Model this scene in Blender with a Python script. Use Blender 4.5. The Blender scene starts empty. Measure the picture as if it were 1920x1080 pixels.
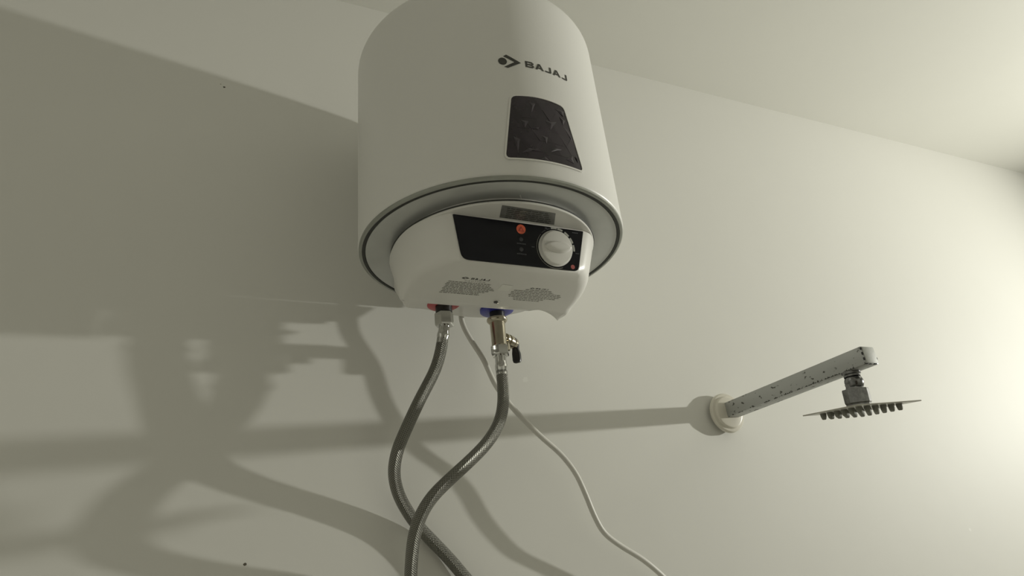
import bpy, bmesh, math, random
from mathutils import Vector, Matrix
random.seed(7)
S = bpy.context.scene
COL = S.collection
pi = math.pi

# ------------------------------------------------------------------ camera, world, light, exposure
cam_d = bpy.data.cameras.new('camera')
cam_d.sensor_width = 36.0
cam_d.lens = 1207.25 / 1920 * 36.0
cam_d.clip_start = 0.02
cam = bpy.data.objects.new('camera', cam_d)
COL.objects.link(cam)
CR = Vector((0.91539745, -0.39014468, -0.09916975))
CD = Vector((0.08175832, 0.42140623, -0.90317903))
CF = Vector((0.39416125, 0.81865983, 0.41765176))
CP = Vector((-0.30274123, -0.87016356, -0.39227621))
cam.matrix_world = Matrix(((CR.x, -CD.x, -CF.x, CP.x), (CR.y, -CD.y, -CF.y, CP.y),
                           (CR.z, -CD.z, -CF.z, CP.z), (0, 0, 0, 1)))
S.camera = cam

world = bpy.data.worlds.new('world')
S.world = world
world.use_nodes = True
world.node_tree.nodes['Background'].inputs[0].default_value = (0.9, 0.9, 0.8, 1)
world.node_tree.nodes['Background'].inputs[1].default_value = 0.0

lamp_d = bpy.data.lights.new('bathroom_bulb', 'AREA')        # the face of the small LED lamp on the wall to the right
lamp_d.shape = 'DISK'
lamp_d.size = 0.05
lamp_d.energy = 18.3
lamp_d.spread = math.radians(120)
lamp_d.color = (1.0, 0.99, 0.905)
lamp = bpy.data.objects.new('bathroom_bulb', lamp_d)
lamp.location = (2.5, -0.731, -0.048)
lamp.rotation_euler = (0, math.radians(94), 0)               # faces along -x, tipped a little up
COL.objects.link(lamp)

vs = S.view_settings
vs.view_transform = 'Standard'
vs.look = 'None'
vs.gamma = 1.0
vs.use_curve_mapping = False
vs.exposure = 0.0


# ------------------------------------------------------------------ helpers
def mat(name, base, rough=0.5, metal=0.0, noise=0.0, nscale=20.0, bump=0.0, bscale=200.0, coat=0.0, spec=0.5):
    m = bpy.data.materials.new(name)
    m.use_nodes = True
    nt = m.node_tree
    b = nt.nodes['Principled BSDF']
    b.inputs['Base Color'].default_value = (*base, 1)
    b.inputs['Roughness'].default_value = rough
    b.inputs['Metallic'].default_value = metal
    b.inputs['Specular IOR Level'].default_value = spec
    b.inputs['Coat Weight'].default_value = coat
    b.inputs['Coat Roughness'].default_value = 0.08
    tc = nt.nodes.new('ShaderNodeTexCoord')
    if noise:
        n = nt.nodes.new('ShaderNodeTexNoise')
        n.inputs['Scale'].default_value = nscale
        n.inputs['Detail'].default_value = 5
        r = nt.nodes.new('ShaderNodeValToRGB')
        r.color_ramp.elements[0].position = 0.3
        r.color_ramp.elements[1].position = 0.7
        r.color_ramp.elements[0].color = (*[c * (1 - noise) for c in base], 1)
        r.color_ramp.elements[1].color = (*[min(1, c * (1 + noise)) for c in base], 1)
        nt.links.new(tc.outputs['Object'], n.inputs['Vector'])
        nt.links.new(n.outputs['Fac'], r.inputs['Fac'])
        nt.links.new(r.outputs['Color'], b.inputs['Base Color'])
    if bump:
        n2 = nt.nodes.new('ShaderNodeTexNoise')
        n2.inputs['Scale'].default_value = bscale
        n2.inputs['Detail'].default_value = 3
        bp = nt.nodes.new('ShaderNodeBump')
        bp.inputs['Strength'].default_value = bump
        bp.inputs['Distance'].default_value = 0.002
        nt.links.new(tc.outputs['Object'], n2.inputs['Vector'])
        nt.links.new(n2.outputs['Fac'], bp.inputs['Height'])
        nt.links.new(bp.outputs['Normal'], b.inputs['Normal'])
    return m


def wall_mat(name, base, specks=()):
    """painted plaster: faint mottling, low trowel relief, a few specks of dirt at fixed spots"""
    m = mat(name, base, rough=0.62, noise=0.012, nscale=2.2, bump=0.25, bscale=9.0, spec=0.25)
    nt = m.node_tree
    b = nt.nodes['Principled BSDF']
    col = b.inputs['Base Color'].links[0].from_socket
    g = nt.nodes.new('ShaderNodeNewGeometry')
    for (p, r, c) in specks:
        nz = nt.nodes.new('ShaderNodeTexNoise')
        nz.inputs['Scale'].default_value = 400
        ad = nt.nodes.new('ShaderNodeVectorMath'); ad.operation = 'DISTANCE'
        ad.inputs[1].default_value = p
        nt.links.new(g.outputs['Position'], ad.inputs[0])
        nt.links.new(g.outputs['Position'], nz.inputs['Vector'])
        mu = nt.nodes.new('ShaderNodeMath'); mu.operation = 'MULTIPLY_ADD'
        mu.inputs[1].default_value = r * 1.6
        mu.inputs[2].default_value = r * 0.2
        nt.links.new(nz.outputs['Fac'], mu.inputs[0])
        lt = nt.nodes.new('ShaderNodeMath'); lt.operation = 'LESS_THAN'
        nt.links.new(ad.outputs['Value'], lt.inputs[0])
        nt.links.new(mu.outputs[0], lt.inputs[1])
        mx = nt.nodes.new('ShaderNodeMix'); mx.data_type = 'RGBA'
        nt.links.new(lt.outputs[0], mx.inputs['Factor'])
        nt.links.new(col, mx.inputs['A'])
        mx.inputs['B'].default_value = (*c, 1)
        col = mx.outputs['Result']
    nt.links.new(col, b.inputs['Base Color'])
    return m


def empty(name, loc, label, cat, group=None):
    o = bpy.data.objects.new(name, None)
    o.location = loc
    o.empty_display_size = 0.05
    o['label'] = label
    o['category'] = cat
    if group:
        o['group'] = group
    COL.objects.link(o)
    return o


def wloc(o):
    v = Vector(o.location)
    while o.parent:
        o = o.parent
        v += Vector(o.location)
    return v


class MB:
    """collects geometry in world coordinates; build() links it as one object"""
    def __init__(s):
        s.v, s.f, s.uv = [], [], {}

    def add(s, vs, fs):
        o = len(s.v)
        s.v += [Vector(v) for v in vs]
        s.f += [tuple(i + o for i in f) for f in fs]

    def ring_loft(s, rings, cap0=True, cap1=True, closed=True):
        o = len(s.v)
        n = len(rings[0])
        for r in rings:
            s.v += [Vector(p) for p in r]
        for i in range(len(rings) - 1):
            for j in range(n if closed else n - 1):
                k = (j + 1) % n
                s.f.append((o + i * n + j, o + i * n + k, o + (i + 1) * n + k, o + (i + 1) * n + j))
        if cap0:
            s.f.append(tuple(o + j for j in range(n))[::-1])
        if cap1:
            s.f.append(tuple(o + (len(rings) - 1) * n + j for j in range(n)))

    def lathe(s, prof, origin=(0, 0, 0), axis=(0, 0, 1), n=48, phase=0.0, cap0=True, cap1=True, xdir=None):
        """prof: (radius, height along axis)"""
        a = Vector(axis).normalized()
        x = Vector(xdir) if xdir else a.orthogonal().normalized()
        x = (x - a * x.dot(a)).normalized()
        y = a.cross(x)
        O = Vector(origin)
        rings = [[O + a * h + (x * math.cos(phase + 2 * pi * k / n) + y * math.sin(phase + 2 * pi * k / n)) * r
                  for k in range(n)] for (r, h) in prof]
        s.ring_loft(rings, cap0, cap1)

    def tube(s, pts, r, n=20, caps=True, uv=False):
        pts = [Vector(p) for p in pts]
        t0 = (pts[1] - pts[0]).normalized()
        nx = t0.orthogonal().normalized()
        o = len(s.v)
        L = 0.0
        rings = []
        lens = []
        for i, p in enumerate(pts):
            t = (pts[min(i + 1, len(pts) - 1)] - pts[max(i - 1, 0)]).normalized()
            nx = (nx - t * nx.dot(t)).normalized()
            ny = t.cross(nx)
            if i:
                L += (p - pts[i - 1]).length
            lens.append(L)
            rr = r(L) if callable(r) else r
            rings.append([p + (nx * math.cos(2 * pi * k / n) + ny * math.sin(2 * pi * k / n)) * rr for k in range(n)])
        f0 = len(s.f)
        s.ring_loft(rings, caps, caps)
        if uv:
            q = f0
            for i in range(len(rings) - 1):
                for j in range(n):
                    a, b = j / n, (j + 1) / n
                    s.uv[q] = [(a, lens[i]), (b, lens[i]), (b, lens[i + 1]), (a, lens[i + 1])]
                    q += 1

    def box(s, c, e, ax=None, bev=0.0, seg=2):
        """bevelled box: centre, full sizes, optional axes"""
        bm = bmesh.new()
        bmesh.ops.create_cube(bm, size=1.0)
        for v in bm.verts:
            v.co = Vector((v.co.x * e[0], v.co.y * e[1], v.co.z * e[2]))
        if bev:
            bmesh.ops.bevel(bm, geom=bm.edges[:], offset=bev, segments=seg, affect='EDGES', profile=0.5)
        X, Y, Z = [Vector(a) for a in (ax or ((1, 0, 0), (0, 1, 0), (0, 0, 1)))]
        C = Vector(c)
        bm.verts.index_update()
        s.add([C + X * v.co.x + Y * v.co.y + Z * v.co.z for v in bm.verts],
              [[v.index for v in f.verts] for f in bm.faces])
        bm.free()

    def build(s, name, m, parent=None, angle=40, label=None, kind=None, cat=None, smooth=True):
        me = bpy.data.meshes.new(name)
        lo = Vector((min(v.x for v in s.v), min(v.y for v in s.v), min(v.z for v in s.v)))
        hi = Vector((max(v.x for v in s.v), max(v.y for v in s.v), max(v.z for v in s.v)))
        c = (lo + hi) / 2
        me.from_pydata([v - c for v in s.v], [], s.f)
        me.update()
        bm = bmesh.new()
        bm.from_mesh(me)
        bmesh.ops.recalc_face_normals(bm, faces=bm.faces[:])
        if s.uv:
            bm.faces.ensure_lookup_table()
        bm.to_mesh(me)
        bm.free()
        if s.uv:
            lay = me.uv_layers.new(name='tube')
            for p in me.polygons:
                q = s.uv.get(p.index)
                if not q:
                    continue
                src = {s.f[p.index][k]: q[k] for k in range(4)}
                for li in p.loop_indices:
                    lay.data[li].uv = src[me.loops[li].vertex_index]
        if smooth:
            me.polygons.foreach_set('use_smooth', [True] * len(me.polygons))
            me.set_sharp_from_angle(angle=math.radians(angle))
        me.materials.append(m)
        o = bpy.data.objects.new(name, me)
        o.location = c - (wloc(parent) if parent else Vector())
        o.parent = parent
        if label:
            o['label'] = label
        if kind:
            o['kind'] = kind
        if cat:
            o['category'] = cat
        COL.objects.link(o)
        return o


def smooth_path(pts, step=6):
    """Catmull-Rom through pts"""
    P = [Vector(p) for p in pts]
    P = [P[0] * 2 - P[1]] + P + [P[-1] * 2 - P[-2]]
    out = []
    for i in range(1, len(P) - 2):
        a, b, c, d = P[i - 1], P[i], P[i + 1], P[i + 2]
        for k in range(step):
            t = k / step
            out.append(0.5 * ((2 * b) + (c - a) * t + (2 * a - 5 * b + 4 * c - d) * t * t + (3 * b - a - 3 * c + d) * t ** 3))
    out.append(P[-2])
    return out


def relax(pts, it=2):
    for _ in range(it):
        pts = [pts[0]] + [(pts[i - 1] + pts[i] * 2 + pts[i + 1]) / 4 for i in range(1, len(pts) - 1)] + [pts[-1]]
    return pts


# ------------------------------------------------------------------ materials
SPECKS = (((-0.3436, 0, 0.3590), 0.0016, (0.10, 0.09, 0.07)), ((-0.349, 0, 0.3635), 0.0010, (0.45, 0.43, 0.36)),
          ((-0.2655, 0, -0.3390), 0.0018, (0.12, 0.11, 0.08)), ((0.1218, 0.0, -0.1055), 0.0045, (0.84, 0.84, 0.79)), ((1.0366, -0.0, -0.3821), 0.003, (0.86, 0.86, 0.82)))
M_wall = wall_mat('white_wall_paint', (0.78, 0.775, 0.73), SPECKS)
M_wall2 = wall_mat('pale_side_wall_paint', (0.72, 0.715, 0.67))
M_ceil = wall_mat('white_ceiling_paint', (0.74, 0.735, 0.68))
M_added_door = mat('added_dark_brown_door', (0.10, 0.065, 0.045), rough=0.45, noise=0.2, nscale=8)
M_floor = mat('pale_floor_tile', (0.85, 0.84, 0.79), rough=0.35, noise=0.05, nscale=6)
M_shell = mat('white_powder_coat', (0.76, 0.755, 0.72), rough=0.38, bump=0.03, bscale=500, spec=0.4)
M_cover = mat('white_abs_plastic', (0.78, 0.77, 0.73), rough=0.33, bump=0.02, bscale=600)
M_gasket_shade = mat('dark_gasket_and_gap_shade', (0.035, 0.037, 0.032), rough=0.6, noise=0.1)
M_plate = mat('grey_painted_steel', (0.52, 0.53, 0.51), rough=0.34, metal=0.25, noise=0.04, nscale=30)
M_crimp = mat('grey_crimped_steel', (0.34, 0.35, 0.32), rough=0.3, metal=0.7, noise=0.06, nscale=60)
M_black = mat('gloss_black_panel', (0.0065, 0.0065, 0.009), rough=0.22, noise=0.1, spec=0.16)
M_decor = mat('purple_black_facets', (0.020, 0.013, 0.020), rough=0.25, noise=0.45, nscale=40, spec=0.5)
M_facet = mat('plum_grey_facets', (0.031, 0.024, 0.032), rough=0.3, noise=0.4, nscale=70)
M_ink = mat('dark_grey_print', (0.045, 0.045, 0.038), rough=0.5, noise=0.1)
M_ink2 = mat('faded_grey_print_and_glare', (0.28, 0.275, 0.24), rough=0.5, noise=0.2, nscale=300)
M_dim = mat('dim_panel_print', (0.055, 0.058, 0.065), rough=0.4, noise=0.2, nscale=300)
M_mark = mat('white_dial_print', (0.48, 0.48, 0.44), rough=0.5, noise=0.1)
M_orange = mat('orange_red_print', (0.72, 0.13, 0.055), rough=0.4, noise=0.08, nscale=200)
M_dkred = mat('dark_red_print', (0.38, 0.04, 0.025), rough=0.4, noise=0.1)
M_reddot = mat('dull_red_print', (0.45, 0.11, 0.10), rough=0.4, noise=0.1)
M_redc = mat('red_plastic', (0.50, 0.045, 0.05), rough=0.35, noise=0.08)
M_bluec = mat('blue_plastic', (0.035, 0.04, 0.36), rough=0.3, noise=0.08)
M_rubber = mat('black_plastic', (0.012, 0.012, 0.012), rough=0.35, noise=0.15)
M_chrome = mat('chrome', (0.60, 0.60, 0.58), rough=0.09, metal=1.0, noise=0.05)
M_nickel = mat('nickel_plated_brass', (0.46, 0.425, 0.34), rough=0.2, metal=1.0, noise=0.08, nscale=80)
M_cord = mat('white_cable_sheath', (0.66, 0.65, 0.60), rough=0.45, noise=0.03)
M_soffit = mat('smoky_grey_patch', (0.20, 0.20, 0.19), rough=0.3, noise=0.25, nscale=90)
M_sticker = mat('pale_sticker', (0.84, 0.84, 0.78), rough=0.3, noise=0.02)
M_flange = mat('off_white_enamel', (0.72, 0.69, 0.60), rough=0.28, noise=0.03)
M_dkchrome = mat('tarnished_chrome', (0.20, 0.20, 0.20), rough=0.22, metal=1.0, noise=0.3, nscale=160)
M_spray = mat('dull_steel_plate', (0.42, 0.41, 0.36), rough=0.35, metal=0.8, noise=0.15, nscale=60)
M_nozzle = mat('grey_green_rubber', (0.20, 0.20, 0.165), rough=0.55, noise=0.15, nscale=200)


def braid_material():
    m = mat('braided_stainless_steel', (0.30, 0.295, 0.27), rough=0.36, metal=1.0)
    nt = m.node_tree
    b = nt.nodes['Principled BSDF']
    uv = nt.nodes.new('ShaderNodeUVMap'); uv.uv_map = 'tube'
    sep = nt.nodes.new('ShaderNodeSeparateXYZ')
    nt.links.new(uv.outputs['UV'], sep.inputs[0])

    def mth(op, a, bv):
        n = nt.nodes.new('ShaderNodeMath'); n.operation = op
        for i, x in enumerate((a, bv)):
            if x is None:
                continue
            if isinstance(x, (int, float)):
                n.inputs[i].default_value = x
            else:
                nt.links.new(x, n.inputs[i])
        return n.outputs[0]
    U = mth('MULTIPLY', sep.outputs[0], 2 * pi * 16)
    V = mth('MULTIPLY', sep.outputs[1], 2 * pi * 340)
    s1 = mth('SINE', mth('ADD', U, V), None)
    s2 = mth('SINE', mth('SUBTRACT', U, V), None)
    s3 = mth('SINE', mth('MULTIPLY', mth('ADD', U, V), 4.0), None)
    h = mth('ADD', mth('MAXIMUM', s1, s2), mth('MULTIPLY', s3, 0.25))
    bp = nt.nodes.new('ShaderNodeBump')
    bp.inputs['Strength'].default_value = 0.7
    bp.inputs['Distance'].default_value = 0.0007
    nt.links.new(h, bp.inputs['Height'])
    nt.links.new(bp.outputs['Normal'], b.inputs['Normal'])
    mr = nt.nodes.new('ShaderNodeMapRange')
    mr.inputs['From Min'].default_value = -0.6
    mr.inputs['From Max'].default_value = 1.1
    nt.links.new(h, mr.inputs['Value'])
    mx = nt.nodes.new('ShaderNodeMix'); mx.data_type = 'RGBA'
    nt.links.new(mr.outputs['Result'], mx.inputs['Factor'])
    mx.inputs['A'].default_value = (0.06, 0.06, 0.05, 1)
    mx.inputs['B'].default_value = (0.34, 0.335, 0.30, 1)
    nt.links.new(mx.outputs['Result'], b.inputs['Base Color'])
    return m


M_braid = braid_material()


def worn_chrome():
    """dull chrome with chipped dark pits along the lower edge and scattered over the side"""
    m = mat('worn_chrome', (0.45, 0.46, 0.45), rough=0.45, metal=0.4)
    nt = m.node_tree
    b = nt.nodes['Principled BSDF']
    g = nt.nodes.new('ShaderNodeNewGeometry')
    n = nt.nodes.new('ShaderNodeTexNoise'); n.inputs['Scale'].default_value = 170; n.inputs['Detail'].default_value = 3
    mp = nt.nodes.new('ShaderNodeMapping'); mp.inputs['Scale'].default_value = (1, 0.55, 1)
    nt.links.new(g.outputs['Position'], mp.inputs['Vector'])
    nt.links.new(mp.outputs['Vector'], n.inputs['Vector'])
    ra = nt.nodes.new('ShaderNodeValToRGB')
    ra.color_ramp.elements[0].position = 0.625
    ra.color_ramp.elements[1].position = 0.68
    nt.links.new(n.outputs['Fac'], ra.inputs['Fac'])
    # distance from the lower long edges
    sp = nt.nodes.new('ShaderNodeSeparateXYZ')
    nt.links.new(g.outputs['Position'], sp.inputs[0])
    ed = nt.nodes.new('ShaderNodeMath'); ed.operation = 'LESS_THAN'
    ed.inputs[1].default_value = -0.1627
    wz = nt.nodes.new('ShaderNodeTexNoise'); wz.inputs['Scale'].default_value = 330; wz.inputs['Detail'].default_value = 4
    nt.links.new(g.outputs['Position'], wz.inputs['Vector'])
    wa = nt.nodes.new('ShaderNodeMath'); wa.operation = 'MULTIPLY_ADD'; wa.inputs[1].default_value = 0.0085
    nt.links.new(wz.outputs['Fac'], wa.inputs[0]); nt.links.new(sp.outputs[2], wa.inputs[2])
    nt.links.new(wa.outputs[0], ed.inputs[0])
    eb = nt.nodes.new('ShaderNodeMath'); eb.operation = 'LESS_THAN'
    eb.inputs[1].default_value = 0.4895
    nt.links.new(sp.outputs[0], eb.inputs[0])
    em = nt.nodes.new('ShaderNodeMath'); em.operation = 'MULTIPLY'
    nt.links.new(ed.outputs[0], em.inputs[0]); nt.links.new(eb.outputs[0], em.inputs[1])
    n2 = nt.nodes.new('ShaderNodeTexNoise'); n2.inputs['Scale'].default_value = 60
    nt.links.new(g.outputs['Position'], n2.inputs['Vector'])
    g2 = nt.nodes.new('ShaderNodeMath'); g2.operation = 'GREATER_THAN'; g2.inputs[1].default_value = 0.47
    nt.links.new(n2.outputs['Fac'], g2.inputs[0])
    e2 = nt.nodes.new('ShaderNodeMath'); e2.operation = 'MULTIPLY'
    nt.links.new(em.outputs[0], e2.inputs[0]); nt.links.new(g2.outputs[0], e2.inputs[1])
    mxx = nt.nodes.new('ShaderNodeMath'); mxx.operation = 'MAXIMUM'
    nt.links.new(ra.outputs['Color'], mxx.inputs[0]); nt.links.new(e2.outputs[0], mxx.inputs[1])
    mx = nt.nodes.new('ShaderNodeMix'); mx.data_type = 'RGBA'
    nt.links.new(mxx.outputs[0], mx.inputs['Factor'])
    mx.inputs['A'].default_value = (0.45, 0.46, 0.45, 1)
    mx.inputs['B'].default_value = (0.07, 0.07, 0.06, 1)
    nt.links.new(mx.outputs['Result'], b.inputs['Base Color'])
    return m


M_arm = worn_chrome()

# ------------------------------------------------------------------ room shell
X0, X1, Y0, Z0, Z1 = -1.15, 2.56, -1.95, -1.95, 0.61
T = 0.1


def slab(name, a, b, m):
    o = MB()
    c = [(a[i] + b[i]) / 2 for i in range(3)]
    o.box(c, [b[i] - a[i] for i in range(3)])
    return o.build(name, m, kind='structure', smooth=False)


slab('wall_back', (X0 - T, 0, Z0 - T), (X1 + T, T, Z1 + T), M_wall)
slab('wall_left', (X0 - T, Y0, Z0 - T), (X0, 0, Z1 + T), M_wall2)
slab('wall_right', (X1, Y0, Z0 - T), (X1 + T, 0, Z1 + T), M_wall2)
slab('wall_front', (X0 - T, Y0 - T, Z0 - T), (X1 + T, Y0, Z1 + T), M_wall2)
added_door = slab('added_door_1', (-0.75, Y0, Z0), (0.10, Y0 + 0.04, Z0 + 2.05), M_added_door)  # unseen dark door, added so the chrome has something dark to reflect
o = MB()
for dz in (0.55, 1.45):
    o.box((-0.325, Y0 + 0.042, Z0 + dz), (0.56, 0.012, 0.72), bev=0.004)
o.build('added_door_panel', M_added_door, added_door)
slab('floor', (X0, Y0, Z0 - T), (X1, 0, Z0), M_floor)
slab('ceiling', (X0, Y0, Z1), (X1, 0, Z1 + T), M_ceil)

# ------------------------------------------------------------------ water heater
HY = -0.195
HR = 0.17
heater = empty('water_heater', (0, HY, 0),
               'white cylindrical wall mounted water heater with dark control panel underneath', 'water heater')
o = MB()
prof = [(0.1640, 0.0030), (0.1688, 0.0030), (0.1700, 0.0042), (0.1703, 0.0060), (0.1703, 0.0085), (0.1700, 0.0110), (0.17, 0.285)]
for k in range(1, 9):
    a = k / 8 * pi / 2
    prof.append((0.17 - 0.022 * (1 - math.cos(a)), 0.285 + 0.022 * math.sin(a)))
prof += [(0.10, 0.316), (0.0, 0.320)]
o.lathe(prof[:-1] + [(0.002, 0.320)], (0, HY, 0), n=128)
shell = o.build('shell', M_shell, heater)
o = MB()
o.lathe([(0.1612, 0.0012), (0.1620, -0.0004), (0.1652, -0.0004), (0.1662, 0.0012)], (0, HY, 0), n=128, cap0=False, cap1=False)
o.build('gasket', M_gasket_shade, heater, label='thin dark gasket ring round the bottom edge')
o = MB()
o.lathe([(0.1650, 0.0031), (0.1653, -0.0003), (0.1660, -0.0008), (0.1680, -0.0006), (0.1692, 0.0006), (0.1692, 0.0031)], (0, HY, 0), n=128, cap0=False, cap1=False)
o.build('crimp_ring', M_crimp, heater, label='grey crimped rim around the bottom edge')
o = MB()
o.lathe([(0.02, -0.0005), (0.158, -0.0005), (0.1610, 0.0002), (0.1616, 0.003)], (0, HY, 0), n=128, cap1=True)
o.build('base_plate', M_plate, heater, label='grey steel bottom plate')
for dz in (0.07, 0.25):
    o = MB()
    o.box((0.0, -0.013, dz), (0.16, 0.026, 0.03), bev=0.002)
    o.build('wall_bracket', M_plate, heater)


def cyl(s, z, off=0.0):
    a = s / HR
    return Vector(((HR + off) * math.sin(a), HY - (HR + off) * math.cos(a), z))


class Strip:
    """flat print: strokes in 2-D, mapped onto a surface by fn(x, y, off)"""
    def __init__(s, fn, th=0.0003, sub=0.003):
        s.fn, s.th, s.sub, s.mb = fn, th, sub, MB()

    def quad(s, a, b, c, d):
        n = max(1, int(max((Vector(b) - Vector(a)).length, (Vector(c) - Vector(d)).length) / s.sub))
        m = max(1, int(max((Vector(d) - Vector(a)).length, (Vector(c) - Vector(b)).length) / s.sub))
        a, b, c, d = [Vector(p) for p in (a, b, c, d)]
        vs, fs = [], []
        for j in range(m + 1):
            for i in range(n + 1):
                u, v = i / n, j / m
                p = (a * (1 - u) + b * u) * (1 - v) + (d * (1 - u) + c * u) * v
                vs.append(s.fn(p.x, p.y, s.th))
        for j in range(m):
            for i in range(n):
                q = j * (n + 1) + i
                fs.append((q, q + 1, q + n + 2, q + n + 1))
        s.mb.add(vs, fs)

    def rect(s, x0, y0, x1, y1):
        s.quad((x0, y0), (x1, y0), (x1, y1), (x0, y1))

    def disc(s, cx, cy, rx, ry=None, n=28):
        ry = ry or rx
        vs = [s.fn(cx, cy, s.th)] + [s.fn(cx + rx * math.cos(2 * pi * k / n), cy + ry * math.sin(2 * pi * k / n), s.th) for k in range(n)]
        s.mb.add(vs, [(0, 1 + k, 1 + (k + 1) % n) for k in range(n)])

    def arc(s, cx, cy, r0, r1, a0, a1, n=10):
        for k in range(n):
            p, q = a0 + (a1 - a0) * k / n, a0 + (a1 - a0) * (k + 1) / n
            P = lambda r, a: (cx + r * math.cos(a), cy + r * math.sin(a))
            s.quad(P(r0, p), P(r1, p), P(r1, q), P(r0, q))

    def letter(s, ch, x, y, w, h, t):
        """heavy extended capitals; t = stroke"""
        tv = t * 0.8
        if ch == 'B':
            s.rect(x, y, x + t, y + h)
            for yy in (y, y + h / 2 - tv / 2, y + h - tv):
                s.rect(x + t, yy, x + w - t * 0.6, yy + tv)
            s.rect(x + w - t * 1.05, y + tv * 0.55, x + w, y + h / 2 - tv * 0.25)
            s.rect(x + w - t * 1.15, y + h / 2 + tv * 0.25, x + w - t * 0.1, y + h - tv * 0.55)
        elif ch == 'A':
            m = x + w / 2
            s.quad((x, y), (x + t * 1.1, y), (m + t * 0.45, y + h), (m - t * 0.55, y + h))
            s.quad((x + w - t * 1.1, y), (x + w, y), (m + t * 0.55, y + h), (m - t * 0.45, y + h))
            s.rect(x + w * 0.26, y + h * 0.18, x + w * 0.74, y + h * 0.18 + tv)
        elif ch == 'J':
            s.rect(x + w - t, y + t * 0.4, x + w, y + h)
            s.rect(x + t * 0.4, y, x + w - t * 0.35, y + tv)
            s.quad((x, y + tv * 0.3), (x + t * 0.4, y), (x + t * 0.4, y + tv), (x, y + tv))

    def emblem(s, x, y, w, h):
        """dot nested in a right pointing chevron"""
        s.disc(x + w * 0.19, y + h * 0.48, w * 0.19, h * 0.265)
        tip = (x + w, y + h * 0.49)
        s.quad((x + w * 0.24, y + h * 0.86), (x + w * 0.71, y + h * 0.49), tip, (x + w * 0.38, y + h))
        s.quad((x + w * 0.24, y + h * 0.07), (x + w * 0.39, y), tip, (x + w * 0.71, y + h * 0.49))

    def word(s, txt, x, y, w, h, t, gap):
        for ch in txt:
            s.letter(ch, x, y, w, h, t)
            x += w + gap

    def build(s, *a, **k):
        return s.mb.build(*a, **k)


st = Strip(cyl)
st.emblem(-0.0432, 0.1533, 0.0276, 0.0205)
st.build('emblem', M_ink, heater, label='dark dot and chevron emblem')
st = Strip(cyl)
xs = [-0.0103, 0.0024, 0.0158, 0.0268, 0.0410]
ws = [0.0113, 0.0118, 0.0093, 0.0122, 0.0090]
for ch, x, w in zip('BAJAJ', xs, ws):
    st.letter(ch, x, 0.1585, w, 0.0095, 0.0027)
st.build('lettering', M_ink, heater, label='dark brand lettering on the front of the tank')


# dark faceted window on the front of the tank
def trapezoid(top_w, bot_w, zt, zb, r, n=6):
    c = [(-bot_w, zb), (bot_w, zb), (top_w, zt), (-top_w, zt)]
    out = []
    for i in range(4):
        p, a, b = Vector(c[i]), Vector(c[i - 1]), Vector(c[(i + 1) % 4])
        p0, p1 = p + (a - p).normalized() * r, p + (b - p).normalized() * r
        for k in range(n + 1):
            t = k / n
            out.append(p0 * (1 - t) ** 2 + p * 2 * t * (1 - t) + p1 * t * t)
    # subdivide long edges so the outline follows the cylinder
    res = []
    for i, p in enumerate(out):
        q = out[(i + 1) % len(out)]
        m = max(1, int((q - p).length / 0.004))
        for k in range(m):
            res.append(p.lerp(q, k / m))
    return res


def arch(p):     # top edge bulges slightly upward
    return (p.x + 0.0008, p.y + (0.0028 * (1 - (p.x / 0.034) ** 2) if p.y > 0.10 else 0))


outl = [arch(p) for p in trapezoid(0.0336, 0.0482, 0.1107, 0.0245, 0.0055)]
outf = [arch(p) for p in trapezoid(0.0356, 0.0504, 0.1124, 0.0226, 0.0070)]
nn = min(len(outl), len(outf))
o = MB()


def resample(pts, n):
    P = [Vector(p) for p in pts]
    L = [0]
    for i in range(len(P)):
        L.append(L[-1] + (P[(i + 1) % len(P)] - P[i]).length)
    out = []
    for k in range(n):
        d = L[-1] * k / n
        i = max(j for j in range(len(P)) if L[j] <= d + 1e-12)
        t = (d - L[i]) / max(1e-9, L[i + 1] - L[i])
        out.append(P[i].lerp(P[(i + 1) % len(P)], t))
    return out


a_, b_ = resample(outl, 120), resample(outf, 120)
o.ring_loft([[cyl(p.x, p.y, 0.0001) for p in b_], [cyl(p.x, p.y, 0.0012) for p in b_],
             [cyl(p.x, p.y, 0.0012) for p in a_], [cyl(p.x, p.y, 0.0002) for p in a_]], False, False)
o.build('window_frame', M_cover, heater)

# facets: triangulated grid clipped to the outline, relief under a millimetre
bm = bmesh.new()
poly = bm.faces.new([bm.verts.new((p.x, p.y, 0)) for p in a_])
for k in range(-9, 10):
    for ang in (0, 60, 120):
        n = Vector((-math.sin(math.radians(ang)), math.cos(math.radians(ang)), 0))
        bmesh.ops.bisect_plane(bm, geom=bm.verts[:] + bm.edges[:] + bm.faces[:], plane_co=Vector((0.003, 0.066, 0)) + n * k * 0.0150, plane_no=n)
bmesh.ops.triangulate(bm, faces=bm.faces[:])
bm.verts.index_update()
random.seed(21)
lift = {}
for v in bm.verts:
    lift[v.index] = 0.0004 if v.is_boundary else random.choice((0.0007, 0.0008, 0.0009, 0.0011))


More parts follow.
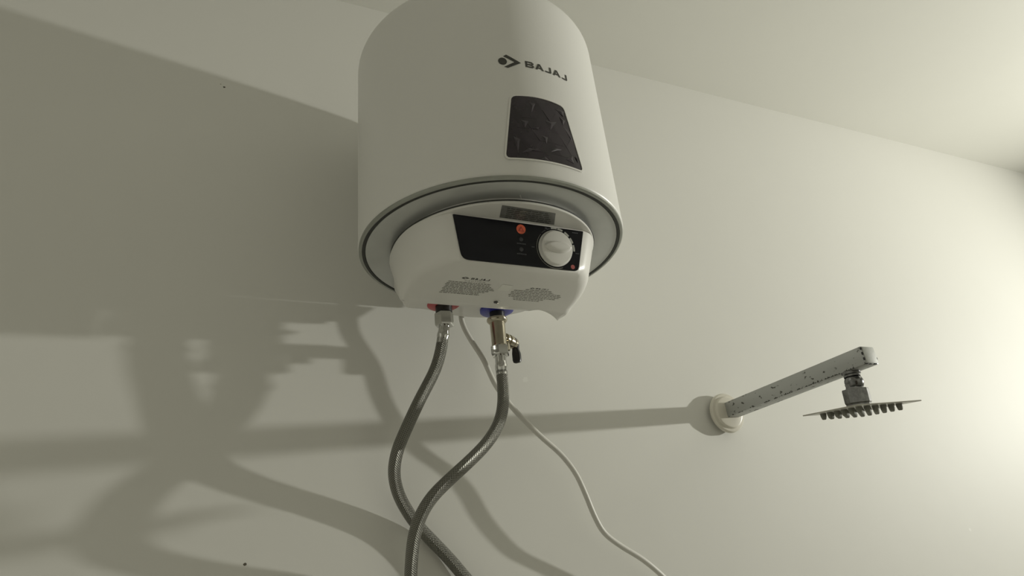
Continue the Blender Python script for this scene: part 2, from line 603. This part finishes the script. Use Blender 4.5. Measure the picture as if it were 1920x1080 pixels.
o = MB()
o.add([cyl(v.co.x, v.co.y, lift[v.index]) for v in bm.verts], [[v.index for v in f.verts] for f in bm.faces])
bm.free()
window = o.build('decorative_window', M_decor, heater, angle=4, label='glossy purple black faceted window with tapering sides')
for t in [[(-0.0118, 0.1042), (-0.0046, 0.1044), (-0.0113, 0.0895)], [(-0.0259, 0.0772), (-0.016, 0.0766), (-0.0219, 0.0661)], [(-0.0193, 0.0662), (-0.0045, 0.07), (-0.0055, 0.0667)], [(0.0048, 0.0816), (0.0205, 0.0842), (0.01, 0.0697)], [(0.0257, 0.0938), (0.0335, 0.0902), (0.0289, 0.082)], [(-0.0027, 0.0592), (0.0049, 0.0578), (0.0019, 0.0479)], [(-0.0293, 0.0313), (-0.021, 0.0386), (-0.0085, 0.0392)], [(0.0061, 0.0385), (0.0128, 0.0456), (0.0216, 0.045)], [(-0.0086, 0.0254), (-0.0022, 0.0301), (0.0032, 0.0252)], [(0.0252, 0.0333), (0.0355, 0.0415), (0.0362, 0.0307)], [(-0.0364, 0.0536), (-0.0293, 0.0504), (-0.0333, 0.031)], [(0.0204, 0.1037), (0.034, 0.1048), (0.0319, 0.0961)], [(0.0388, 0.0414), (0.0417, 0.0425), (0.0434, 0.0332)]]:                                                  # the small facets that show paler than the rest
    o = MB()
    m_ = (sum(p[0] for p in t) / 3, sum(p[1] for p in t) / 3)
    o.add([cyl(*p, 0.0009) for p in t] + [cyl(*m_, 0.0018)], [(0, 1, 3), (1, 2, 3), (2, 0, 3)])
    o.build('facet', M_facet, window, angle=4)

# ---- terminal cover
CC = Vector((-0.004, -0.205))
CRAD = 0.1285
TOPBOT = [((-.088, -.294), (-.0777, -.2831), .2), ((.078, -.294), (.0695, -.2831), .2), ((.090, -.2895), (.080, -.2785), .6),
          ((.1005, -.279), (.0905, -.2670), 1), ((.1115, -.260), (.1015, -.2480), 1), ((.1190, -.2345), (.1105, -.2260), 1),
          ((.1240, -.205), (.1170, -.2014), 1), ((.1235, -.185), (.1205, -.1760), 1), ((.122, -.165), (.1222, -.160), .5),
          ((.116, -.139), (.1140, -.1377), .08), ((.094, -.150), (.0923, -.1565), .15), ((.073, -.158), (.0717, -.1655), .3),
          ((.060, -.159), (.0600, -.161), .2), ((-.090, -.159), (-.0885, -.161), .2), ((-.127, -.159), (-.1150, -.161), .4),
          ((-.1318, -.185), (-.1205, -.185), .6), ((-.1318, -.22), (-.1190, -.2280), .6), ((-.1258, -.248), (-.1115, -.247), .6),
          ((-.1135, -.272), (-.0985, -.264), .6), ((-.1005, -.287), (-.0880, -.2768), .6)]


def refine(L, sharp):
    n = len(L)
    out = []
    for i in range(n):
        j = (i + 1) % n
        if i in (0, 12, 13):
            out.append(L[i])
            continue
        A = L[i] if i in sharp else L[i - 1]
        D = L[j] if j in sharp else L[(j + 1) % n]
        for k in range(4):
            t = k / 4
            row = []
            for q in range(2):
                a, b, c, d = Vector(A[q]), Vector(L[i][q]), Vector(L[j][q]), Vector(D[q])
                row.append(0.5 * ((2 * b) + (c - a) * t + (2 * a - 5 * b + 4 * c - d) * t * t + (3 * b - a - 3 * c + d) * t ** 3))
            row.append(L[i][2] * (1 - t) + L[j][2] * t)
            out.append(tuple(row))
    return out


KEY = refine(TOPBOT, {0, 1, 9, 12, 13, 14})
ctr = Vector((0.0, -0.215))


def cov_ring(z, t, off):
    r = []
    n = len(KEY)
    for i in range(n):
        a, b, w = KEY[i]
        p = Vector(a).lerp(Vector(b), t)
        p0, p1 = Vector(KEY[i - 1][1]), Vector(KEY[(i + 1) % n][1])
        tg = (p1 - p0).normalized()
        nrm = Vector((-tg.y, tg.x))
        r.append((*(p + nrm * off * w), z))
    return r


ZB = -0.064
o = MB()
fr = 0.014
rings = [cov_ring(-0.010, 0, 0), cov_ring(-0.012, 0.02, 0), cov_ring(ZB + fr, 0.78, 0)]
for k in range(1, 7):
    a = k / 6 * pi / 2
    rings.append(cov_ring(ZB + fr * (1 - math.sin(a)), 0.78 + 0.22 * k / 6, fr * (1 - math.cos(a))))
o.ring_loft(rings)
# shallow back half that carries the pipe collars
BT = [(-.128, -.165), (-.120, -.135), (-.109, -.108), (-.093, -.062), (-.055, -.057), (0.0, -.043), (.050, -.045), (.088, -.070), (.100, -.090), (.098, -.130), (.090, -.170)]
BB = [(-.1180, -.170), (-.1085, -.135), (-.0995, -.110), (-.0845, -.0695), (-.0525, -.0650), (0.0, -.0500), (.0488, -.0523), (.0830, -.0742), (.0940, -.0920), (.090, -.130), (.082, -.170)]
ZK = -0.029


def cr2(L):
    P = smooth_path([(*p, 0) for p in L], 5)
    return [(p.x, p.y) for p in P]


bt, bb = cr2(BT), cr2(BB)
bin_ = [(x * 0.975, -0.165 + (y + 0.165) * 0.96) for x, y in bb]
o.ring_loft([[(x, y, -0.004) for x, y in bt], [(x, y, ZK + 0.004) for x, y in bb], [(x * 0.995, y - 0.0010, ZK + 0.001) for x, y in bb],
             [(x, y, ZK) for x, y in bin_]])
cover = o.build('terminal_cover', M_cover, heater, angle=50)
o = MB()
o.lathe([(0.1200, 0.0), (0.1200, -0.0086), (CRAD - 0.0008, -0.0090), (CRAD, -0.0096), (CRAD, -0.0114), (CRAD - 0.0006, -0.0120), (CRAD - 0.0018, -0.0121),
         (CRAD - 0.0022, -0.0114), (CRAD - 0.02, -0.0114), (0.01, -0.0114)], (CC.x, CC.y, 0), n=128)
rim = o.build('cover_rim', M_cover, heater)
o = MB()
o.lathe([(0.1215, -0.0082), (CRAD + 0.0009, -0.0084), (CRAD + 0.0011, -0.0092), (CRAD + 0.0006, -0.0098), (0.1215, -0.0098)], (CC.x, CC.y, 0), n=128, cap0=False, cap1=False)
o.build('cover_gap_shade', M_gasket_shade, heater, label='thin dark ring for the shaded gap around the cover rim')  # dark ring standing in for the shadow in the gap outside the lip
st = Strip(lambda x, y, off: Vector((x, y, -0.0006 - off)))
st.quad((-0.0216, -0.3312), (-0.0201, -0.3316), (-0.0147, -0.323), (-0.0159, -0.3227))
st.build('scratch', M_sticker, heater, label='tiny pale scratch on the bottom plate')

# control panel frame: u = x, v = down the sloping panel, n = outward
PN = Vector((0, -0.052, -0.0109)).normalized()
PV = Vector((0, 0.0109, -0.052)).normalized()
PO = Vector((0, -0.294, -0.012))


def pan(x, v, off=0.0):
    """v measured downward from the top of the panel"""
    return PO + Vector((x, 0, 0)) + PV * v + PN * off


pts = []
cs = [((-.0880, .0012), 0.0008), ((.0778, .0012), 0.0015), ((.0690, .0520), 0.0055), ((-.0772, .0520), 0.0085)]
for i in range(4):
    p, r = Vector(cs[i][0]), cs[i][1]
    a, b = Vector(cs[i - 1][0]), Vector(cs[(i + 1) % 4][0])
    p0, p1 = p + (a - p).normalized() * r, p + (b - p).normalized() * r
    for k in range(7):
        t = k / 6
        pts.append(p0 * (1 - t) ** 2 + p * 2 * t * (1 - t) + p1 * t * t)
o = MB()
pc = Vector((-0.0045, 0.026))
o.ring_loft([[pan(p.x, p.y, -0.003) for p in pts], [pan(p.x, p.y, 0.0008) for p in pts],
             [pan(*(p + (pc - p) * 0.008), 0.0012) for p in pts]], True, True)
panel = o.build('control_panel', M_black, heater, angle=30, label='glossy black control panel with dial')

PT = 0.0012
fnp = lambda x, y, off: pan(x, -y, PT + off)       # y up
st = Strip(fnp)
st.disc(-0.0054, -0.0090, 0.0058)
lamp_o = st.build('indicator_lamp', M_orange, panel, label='orange red indicator disc')
st = Strip(fnp, th=0.0005)
st.quad((-0.0091, -0.0117), (-0.0017, -0.0117), (-0.0051, -0.0058), (-0.0057, -0.0058))
st.build('indicator_symbol', M_dkred, panel)
st = Strip(fnp, th=0.0006)
st.quad((-0.0072, -0.0107), (-0.0036, -0.0107), (-0.0052, -0.0078), (-0.0056, -0.0078))
st.rect(-0.0057, -0.0104, -0.0051, -0.0086)
st.build('indicator_symbol', M_orange, panel)
for vv in (0.0212, 0.0334):
    o = MB()
    o.lathe([(0.0026, 0.0), (0.0026, 0.0005), (0.0018, 0.0009), (0.0003, 0.0010)], pan(-0.0055, vv, PT), PN, n=20)
    o.build('indicator_lamp', M_dim, panel, label='dim unlit indicator')
    st = Strip(fnp)
    x = -0.0110
    while x < 0.0000:
        w = random.uniform(0.0009, 0.0016)
        st.rect(x, -vv - 0.0062, x + w, -vv - 0.0048 + random.uniform(0, 0.0004))
        x += w + 0.0005
    st.build('indicator_caption', M_dim, panel)
st = Strip(fnp)
st.disc(0.0611, -0.0478, 0.0027)
st.build('red_dot', M_reddot, panel, label='small dull red dot in the lower corner')

KC = (0.0386, -0.0275)
st = Strip(fnp)
st.arc(*KC, 0.0240, 0.0246, math.radians(140), math.radians(292), 36)
st.build('dial_ring', M_ink2, panel)
for deg, ww in ((93, 9), (74, 8), (51, 8), (29, 8), (7, 9)):
    st = Strip(fnp)
    st.arc(*KC, 0.0240, 0.0262, math.radians(deg - ww), math.radians(deg + ww), 5)
    st.build('dial_mark', M_mark, panel)
for (a0, a1) in ((105, 116), (120, 135)):
    st = Strip(fnp)
    st.arc(*KC, 0.0242, 0.0252, math.radians(a0), math.radians(a1), 5)
    st.build('dial_mark', M_dim, panel)
for (x0, y0, x1, y1) in ((0.0255, -0.0045, 0.0285, -0.0028), (0.0618, -0.0055, 0.070, -0.0042), (0.0655, -0.0312, 0.0705, -0.0302), (0.0075, -0.0292, 0.0115, -0.0283)):
    st = Strip(fnp)
    st.rect(x0, y0, x1, y1)
    st.build('dial_caption', M_dim, panel)

o = MB()
o.lathe([(0.0222, 0.0), (0.0222, 0.0012), (0.0207, 0.0014), (0.0206, 0.0048), (0.0200, 0.0057), (0.0188, 0.0060), (0.004, 0.0058)],
        pan(KC[0], -KC[1], PT), PN, n=64)
knob = o.build('knob', M_cover, panel, label='round white thermostat knob')
o = MB()
rings = []
kx = (Vector((1, 0, 0)) * math.cos(0.05) + PV * math.sin(0.05))
ky = PN.cross(kx)
for h, sc in ((0.004, 1.0), (0.0062, 1.0), (0.0108, 0.80), (0.0122, 0.62), (0.0126, 0.40)):
    ring = []
    for k in range(40):
        a = 2 * pi * k / 40
        ca, sa = math.cos(a), math.sin(a)
        hx = 0.0172 * ca * (0.6 + 0.4 * sc)
        hy = 0.0072 * (abs(sa) ** 1.25) * (1 if sa > 0 else -1) * sc
        ring.append(pan(KC[0], -KC[1], PT + h) + kx * hx + ky * hy)
    rings.append(ring)
o.ring_loft(rings)
o.build('knob_grip', M_cover, panel, angle=35)

# grey patch with dark rows on the soffit above the panel
sof = lambda x, y, off: Vector((x, y, -0.0114 - off))
st = Strip(sof)
q = [(-0.0400, -0.3225), (0.0270, -0.3215), (0.0370, -0.2975), (-0.0330, -0.2975)]
st.quad(*q)
sof_patch = st.build('soffit_patch', M_soffit, heater, label='smoky grey patch on the recess above the control panel')
st = Strip(sof, th=0.0006)
for r in range(6):
    y = -0.3190 + r * 0.0037
    x = -0.032 + r * 0.001
    while x < 0.020 + r * 0.002:
        w = random.uniform(0.003, 0.009)
        st.rect(x, y, x + w, y + 0.0012)
        x += w + 0.0012
st.build('patch_rows_and_glare', M_ink, heater)
o = Strip(sof, th=0.0006)
o.disc(-0.0110, -0.3160, 0.0045, 0.0026)
o.disc(-0.0105, -0.3090, 0.0040, 0.0022)
o.build('patch_rows_and_glare', M_ink2, heater)  # glare painted as two pale ovals

# print on the underside
und = lambda x, y, off: Vector((x, -y, ZB - off))       # y = toward the front, reads upright from below
st = Strip(und, th=0.0002, sub=0.01)
st.emblem(-0.0625, 0.2385, 0.0092, 0.0062)
st.word('BAJAJ', -0.0510, 0.2392, 0.0038, 0.0046, 0.0011, 0.0010)
st.build('underside_lettering', M_ink, heater)
st = Strip(und, th=0.0002, sub=0.01)
st.emblem(0.0300, 0.2290, 0.0060, 0.0040)
st.word('BAJAJ', 0.0375, 0.2294, 0.0028, 0.0033, 0.0008, 0.0008)
st.build('underside_lettering', M_ink, heater)
try:
    fc = bpy.data.curves.new('caution', 'FONT')
    fc.body = 'CAUTION'
    fc.size = 0.0046
    fc.space_character = 1.35
    fo = bpy.data.objects.new('caution', fc)
    COL.objects.link(fo)
    dg = bpy.context.evaluated_depsgraph_get()
    me = bpy.data.meshes.new_from_object(fo.evaluated_get(dg))
    o = MB()
    o.add([und(-0.0570 + v.co.x, 0.2336 + v.co.y, 0.0002) for v in me.vertices], [list(p.vertices) for p in me.polygons])
    bpy.data.objects.remove(fo)
    bpy.data.meshes.remove(me)
    bpy.data.curves.remove(fc)
    o.build('caution_word', M_ink2, heater, smooth=False)
except Exception as e:
    print('caution text', e)


def rows(x0f, x1f, ytop, ybot, n, name):
    st = Strip(und, th=0.0002, sub=0.02)
    for r in range(n):
        y = ytop + (ybot - ytop) * r / (n - 1)
        x, xe = x0f(r), x1f(r)
        while x < xe:
            w = random.uniform(0.0018, 0.0065)
            st.rect(x, y, min(x + w, xe), y + 0.0021)
            x += w + random.uniform(0.0007, 0.0012)
    return st.build(name, M_ink2, heater)


rows(lambda r: -0.0755 - 0.0008 * (r % 3), lambda r: [-0.022, -0.022, -0.018, -0.014, -0.012, -0.018, -0.022, -0.028, -0.026][r], 0.2292, 0.1985, 9, 'warning_print')
rows(lambda r: [0.026, 0.012, 0.010, 0.011, 0.010, 0.012, 0.020, 0.022][r], lambda r: [0.062, 0.066, 0.078, 0.082, 0.081, 0.078, 0.062, 0.058][r], 0.2248, 0.1945, 8, 'warning_print')
st = Strip(und, th=0.0003)
st.quad((-0.0095, 0.2180), (0.0058, 0.2175), (0.0060, 0.2335), (-0.0085, 0.2345))
st.build('sticker', M_sticker, heater, label='small pale blank sticker on the underside')
o = MB()
o.lathe([(0.0042, 0.001), (0.0042, -0.0006), (0.0034, -0.0010), (0.0018, -0.0010), (0.0016, 0.0002)], (0.0037, -0.1845, ZB), n=24, cap0=False)
o.build('screw', M_chrome, heater)
o = MB()
o.lathe([(0.0030, -0.0011), (0.0030, -0.0014), (0.0005, -0.0014)], (0.0025, -0.1850, ZB), n=20)
o.build('screw_recess', M_rubber, heater)

# pipe collars and nipples
HP = Vector((-0.0345, -0.0885, ZK))
CPP = Vector((0.0462, -0.0865, ZK))
for nm, P, m, lab_, R, th in (('hot_collar', HP, M_redc, 'red collar at the hot outlet', 0.0228, 0.0008), ('cold_collar', CPP, M_bluec, 'blue collar at the cold inlet', 0.0242, 0.0035)):
    o = MB()
    o.lathe([(R, 0.004), (R, -th), (R - 0.002, -th - 0.0012), (0.014, -th - 0.0020), (0.008, -th - 0.0020)], P, n=48)
    o.build(nm, m, heater, label=lab_)
o = MB()
o.lathe([(0.0116, 0.006), (0.0116, -0.0125), (0.0100, -0.0135)], HP, n=40)
o.build('pipe_nipple', M_rubber, heater, label='black threaded nipple at the hot outlet')
o = MB()
o.lathe([(0.0108, 0.006), (0.0108, -0.0145), (0.0095, -0.0150)], CPP, n=40)
o.build('pipe_nipple', M_rubber, heater, label='black threaded nipple at the cold inlet')

# ------------------------------------------------------------------ safety valve on the cold inlet
V0 = Vector((CPP.x - 0.0010, CPP.y, 0))
valve = empty('safety_valve', (V0.x, V0.y, -0.072), 'brass coloured safety valve with black lever under the blue collar', 'valve')
o = MB()
o.lathe([(0.0098, -0.0435), (0.0108, -0.0440), (0.0110, -0.0520), (0.0108, -0.0830), (0.0116, -0.0860), (0.0100, -0.0880)], V0, n=40)
o.build('valve_body', M_nickel, valve)
o = MB()
o.lathe([(0.0105, -0.0440), (0.0146, -0.0446), (0.0150, -0.0462), (0.0146, -0.0480), (0.0120, -0.0510), (0.0106, -0.0515)], V0, n=40, cap0=False, cap1=False)
o.build('valve_flange', M_nickel, valve)
o = MB()
o.lathe([(0.0121, -0.0862), (0.0136, -0.0876), (0.0136, -0.0985), (0.0124, -0.1005), (0.0100, -0.1008)], V0, n=6, phase=0.3)
o.build('hex_nut', M_chrome, valve, angle=20, label='chrome hexagonal nut')
bd = Vector((0.82, 0.56, -0.07)).normalized()
B0 = Vector((V0.x, V0.y, -0.0690))
o = MB()
o.lathe([(0.0055, 0.006), (0.0055, 0.016), (0.0080, 0.0165), (0.0084, 0.020), (0.0070, 0.021), (0.0070, 0.024), (0.0088, 0.0245),
         (0.0092, 0.031), (0.0076, 0.032), (0.0076, 0.035), (0.0086, 0.0355), (0.0086, 0.040), (0.0060, 0.042)], B0, bd, n=32)
o.build('relief_branch', M_nickel, valve)
D0 = B0 + bd * 0.0205
o = MB()
o.lathe([(0.0042, -0.002), (0.0042, -0.0165), (0.0034, -0.0172), (0.0030, -0.014)], D0, (0, 0, 1), n=20)
o.build('drain_spout', M_nickel, valve)
L0 = B0 + bd * 0.043
side = Vector((0.72, -0.69, 0))
o = MB()
rings = []
for h, w, th, dx in ((0.009, 0.0030, 0.0020, 0.0), (0.006, 0.0052, 0.0034, 0.0), (-0.002, 0.0056, 0.0036, 0.0003), (-0.008, 0.0046, 0.0032, 0.0012), (-0.014, 0.0060, 0.0034, 0.0020),
                     (-0.024, 0.0062, 0.0032, 0.0020), (-0.0275, 0.0052, 0.0026, 0.0015), (-0.0285, 0.0030, 0.0014, 0.0015)):
    rings.append([L0 + Vector((0, 0, h)) + bd * dx + side * (w * math.copysign(abs(math.cos(a)) ** 0.5, math.cos(a))) + bd * (th * math.copysign(abs(math.sin(a)) ** 0.5, math.sin(a)))
                  for a in [2 * pi * (k + 0.5) / 20 for k in range(20)]])
o.ring_loft(rings)
o.build('lever', M_rubber, valve, label='black plastic release lever')

# ------------------------------------------------------------------ braided hoses
PA = [(-0.0348, -0.0885, -0.06), (-0.0365, -0.0885, -0.0696), (-0.0419, -0.086, -0.0983), (-0.0507, -0.081, -0.1254), (-0.0704, -0.073, -0.1626), (-0.0893, -0.062, -0.2038), (-0.0964, -0.052, -0.2252), (-0.0974, -0.04, -0.2463), (-0.0908, -0.028, -0.2677), (-0.0787, -0.019, -0.288), (-0.0622, -0.0125, -0.309), (-0.0439, -0.0105, -0.3282), (-0.0235, -0.0105, -0.3496), (-0.0037, -0.0115, -0.3735), (0.0204, -0.0125, -0.405), (0.0427, -0.0125, -0.441), (0.055, -0.01, -0.475), (0.059, -0.003, -0.5)]
PB = [(0.0452, -0.0865, -0.0985), (0.0447, -0.0865, -0.1196), (0.0434, -0.089, -0.1456), (0.0384, -0.094, -0.1745), (0.0277, -0.097, -0.2004), (0.0081, -0.0995, -0.225), (-0.0158, -0.097, -0.2461), (-0.0399, -0.092, -0.2653), (-0.0613, -0.085, -0.2842), (-0.0734, -0.073, -0.3036), (-0.0782, -0.056, -0.3259), (-0.0774, -0.038, -0.3487), (-0.0765, -0.026, -0.3751), (-0.075, -0.016, -0.4103), (-0.074, -0.012, -0.4504), (-0.074, -0.003, -0.47)]


def hose(pts, name, label, split, nutz, nut):
    top = Vector(pts[0])
    h = empty(name, top, label, 'hose', None)
    path = relax(smooth_path(pts, 8), 6)
    # arc lengths
    acc, i0 = 0.0, 0
    for i in range(1, len(path)):
        acc += (path[i] - path[i - 1]).length
        if acc > split:
            i0 = i
            break
    o = MB()
    hr = 0.0080
    o.tube(path[i0 - 1:], hr, n=28, uv=True)
    o.build('braided_sleeve', M_braid, h, angle=60)
    f = path[:i0 + 3]
    o = MB()

    def fer(L):
        e = split
        if L < e * 0.62:
            return 0.0078
        if L < e * 0.70:
            return 0.0072
        if L < e * 0.80:
            return 0.0086
        return 0.0088 if L < e * 1.02 else 0.0080
    o.tube(f, fer, n=28)
    o.build('ferrule', M_chrome, h, label='chrome crimped ferrule')
    if nut:
        o = MB()
        z0 = nutz
        o.lathe([(0.0116, 0.0), (0.0132, -0.0012), (0.0132, -0.0175), (0.0122, -0.0195), (0.0085, -0.0200)], (top.x, top.y, z0), n=6, phase=0.15)
        o.build('hex_nut', M_chrome, h, angle=20, label='chrome hexagonal nut')
    return h


hose(PA, 'braided_hose', 'braided steel hose hanging from the red collar of the heater', 0.0175, -0.0420, True)
hose(PB, 'braided_hose', 'braided steel hose hanging below the brass safety valve', 0.0215, -0.109, False)

# ------------------------------------------------------------------ power cord
PC = [(0.007, -0.0435, -0.001), (0.0072, -0.0435, -0.0179), (0.0078, -0.0435, -0.0324), (0.0125, -0.0435, -0.0474), (0.0214, -0.043, -0.0642), (0.0374, -0.043, -0.0915), (0.0519, -0.044, -0.1293), (0.0737, -0.0455, -0.1616), (0.0945, -0.047, -0.1858), (0.1165, -0.0465, -0.2071), (0.143, -0.045, -0.2299), (0.1628, -0.044, -0.2564), (0.1749, -0.043, -0.286), (0.1856, -0.04, -0.3142), (0.1995, -0.037, -0.3381), (0.2255, -0.0345, -0.3572), (0.2573, -0.033, -0.3762), (0.287, -0.03, -0.3995), (0.3155, -0.026, -0.4276), (0.3469, -0.014, -0.4685), (0.356, -0.002, -0.482)]
o = MB()
o.tube(relax(smooth_path(PC, 8), 4), 0.0039, n=16)
cord = o.build('power_cord', M_cord, None, angle=60, label='thin white power cord trailing down the wall from the heater', cat='cord')

# ------------------------------------------------------------------ shower arm and head
arm = empty('wall_shower', (0.501, 0, -0.1555), 'wall shower with square worn chrome arm and thin square rain head', 'shower')
o = MB()
o.box((0.501, -0.1525, -0.1555), (0.0252, 0.2955, 0.0255), bev=0.0016, seg=2)
o.build('arm_tube', M_arm, arm, angle=35)
for (ax, az, sx, sz) in ((0.4886, -0.1462, .0012, .0034), (0.4887, -0.1532, .0010, .0042), (0.4888, -0.1608, .0013, .0040), (0.4910, -0.1679, .0036, .0012), (0.4975, -0.1681, .0044, .0010), (0.5068, -0.1679, .0052, .0012), (0.5134, -0.1600, .0010, .0032)):
    o = MB()
    o.box((ax, -0.2996, az), (sx, 0.0028, sz), bev=0.0004, seg=1)
    o.build('chip', M_rubber, arm, label='dark chip in the chrome edge')
o = MB()
FX = Vector((0.4955, 0, -0.1590))
o.lathe([(0.0150, -0.001), (0.0150, 0.0060), (0.0335, 0.0072), (0.0345, 0.0090), (0.0340, 0.0130), (0.0325, 0.0145), (0.0285, 0.0148), (0.0275, 0.0165), (0.0262, 0.0185), (0.0240, 0.0190), (0.004, 0.0185)],
        FX, (0, -1, 0), n=64)
o.build('wall_flange', M_flange, arm, label='round off white wall flange')
e_ = MB()
e_.box((0.501, -0.3006, -0.1555), (0.0228, 0.0012, 0.0231), bev=0.0005)
e_.build('end_cap', mat('dull_end_plate', (0.50, 0.51, 0.48), rough=0.6, metal=0.1, noise=0.08, nscale=250), arm)

e1 = Vector((0.596, -0.803, -0.067)).normalized()
e2 = Vector((0.803, 0.596, 0.107)); e2 = (e2 - e1 * e2.dot(e1)).normalized()
pn = e1.cross(e2)
if pn.z < 0:
    pn = -pn                       # up through the plate
PCEN = Vector((0.502, -0.259, -0.2185))
da, db = (e1 + e2) / math.sqrt(2), (e1 - e2) / math.sqrt(2)
o = MB()
o.box(PCEN, (0.105, 0.105, 0.0016), (da, db, pn), bev=0.0004, seg=1)
head = o.build('shower_head', M_spray, arm, label='thin square steel spray head with rubber nozzles')
# swivel joint
top = Vector((0.501, -0.2640, -0.1675))
o = MB()
o.lathe([(0.0125, 0.001), (0.0125, -0.004), (0.0108, -0.005), (0.0108, -0.0075)], top, n=32)
for_ball = [(0.0108, -0.0075)]
for k in range(11):
    a = pi * (0.18 + 0.70 * k / 10)
    for_ball.append((0.0125 * math.sin(a), -0.0155 + 0.0125 * math.cos(a)))
o.lathe(for_ball, top, n=32)
o.build('ball_joint', M_dkchrome, arm)
jc = PCEN + pn * 0.034
o = MB()
o.lathe([(0.0105, 0.0345), (0.0118, 0.0335), (0.0110, 0.0300), (0.0120, 0.0272), (0.0165, 0.0268), (0.0172, 0.0255), (0.0172, 0.0080), (0.0160, 0.0060), (0.0160, 0.0008)], PCEN, pn, n=8, xdir=e1, phase=0.2)
o.build('swivel_nut', M_dkchrome, arm, angle=25)
# nozzles
nz = MB()
nz.lathe([(0.0042, 0.0), (0.0040, -0.0035), (0.0030, -0.0075), (0.0020, -0.0085)], (0, 0, 0), (0, 0, 1), n=14, cap0=False)
first = nz.build('nozzle', M_nozzle, None, angle=50)
cz = Vector(first.location)
rotm = Matrix((da, da.cross(pn) * -1, pn)).transposed()
k = 0
for i in range(6):
    for j in range(6):
        p = PCEN + da * (i - 2.5) * 0.0134 + db * (j - 2.5) * 0.0134 - pn * 0.0008
        n_ = first if k == 0 else first.copy()
        if k:
            COL.objects.link(n_)
        n_.parent = head
        n_.rotation_euler = rotm.to_euler()
        n_.location = p + pn * cz.z - wloc(head)
        k += 1
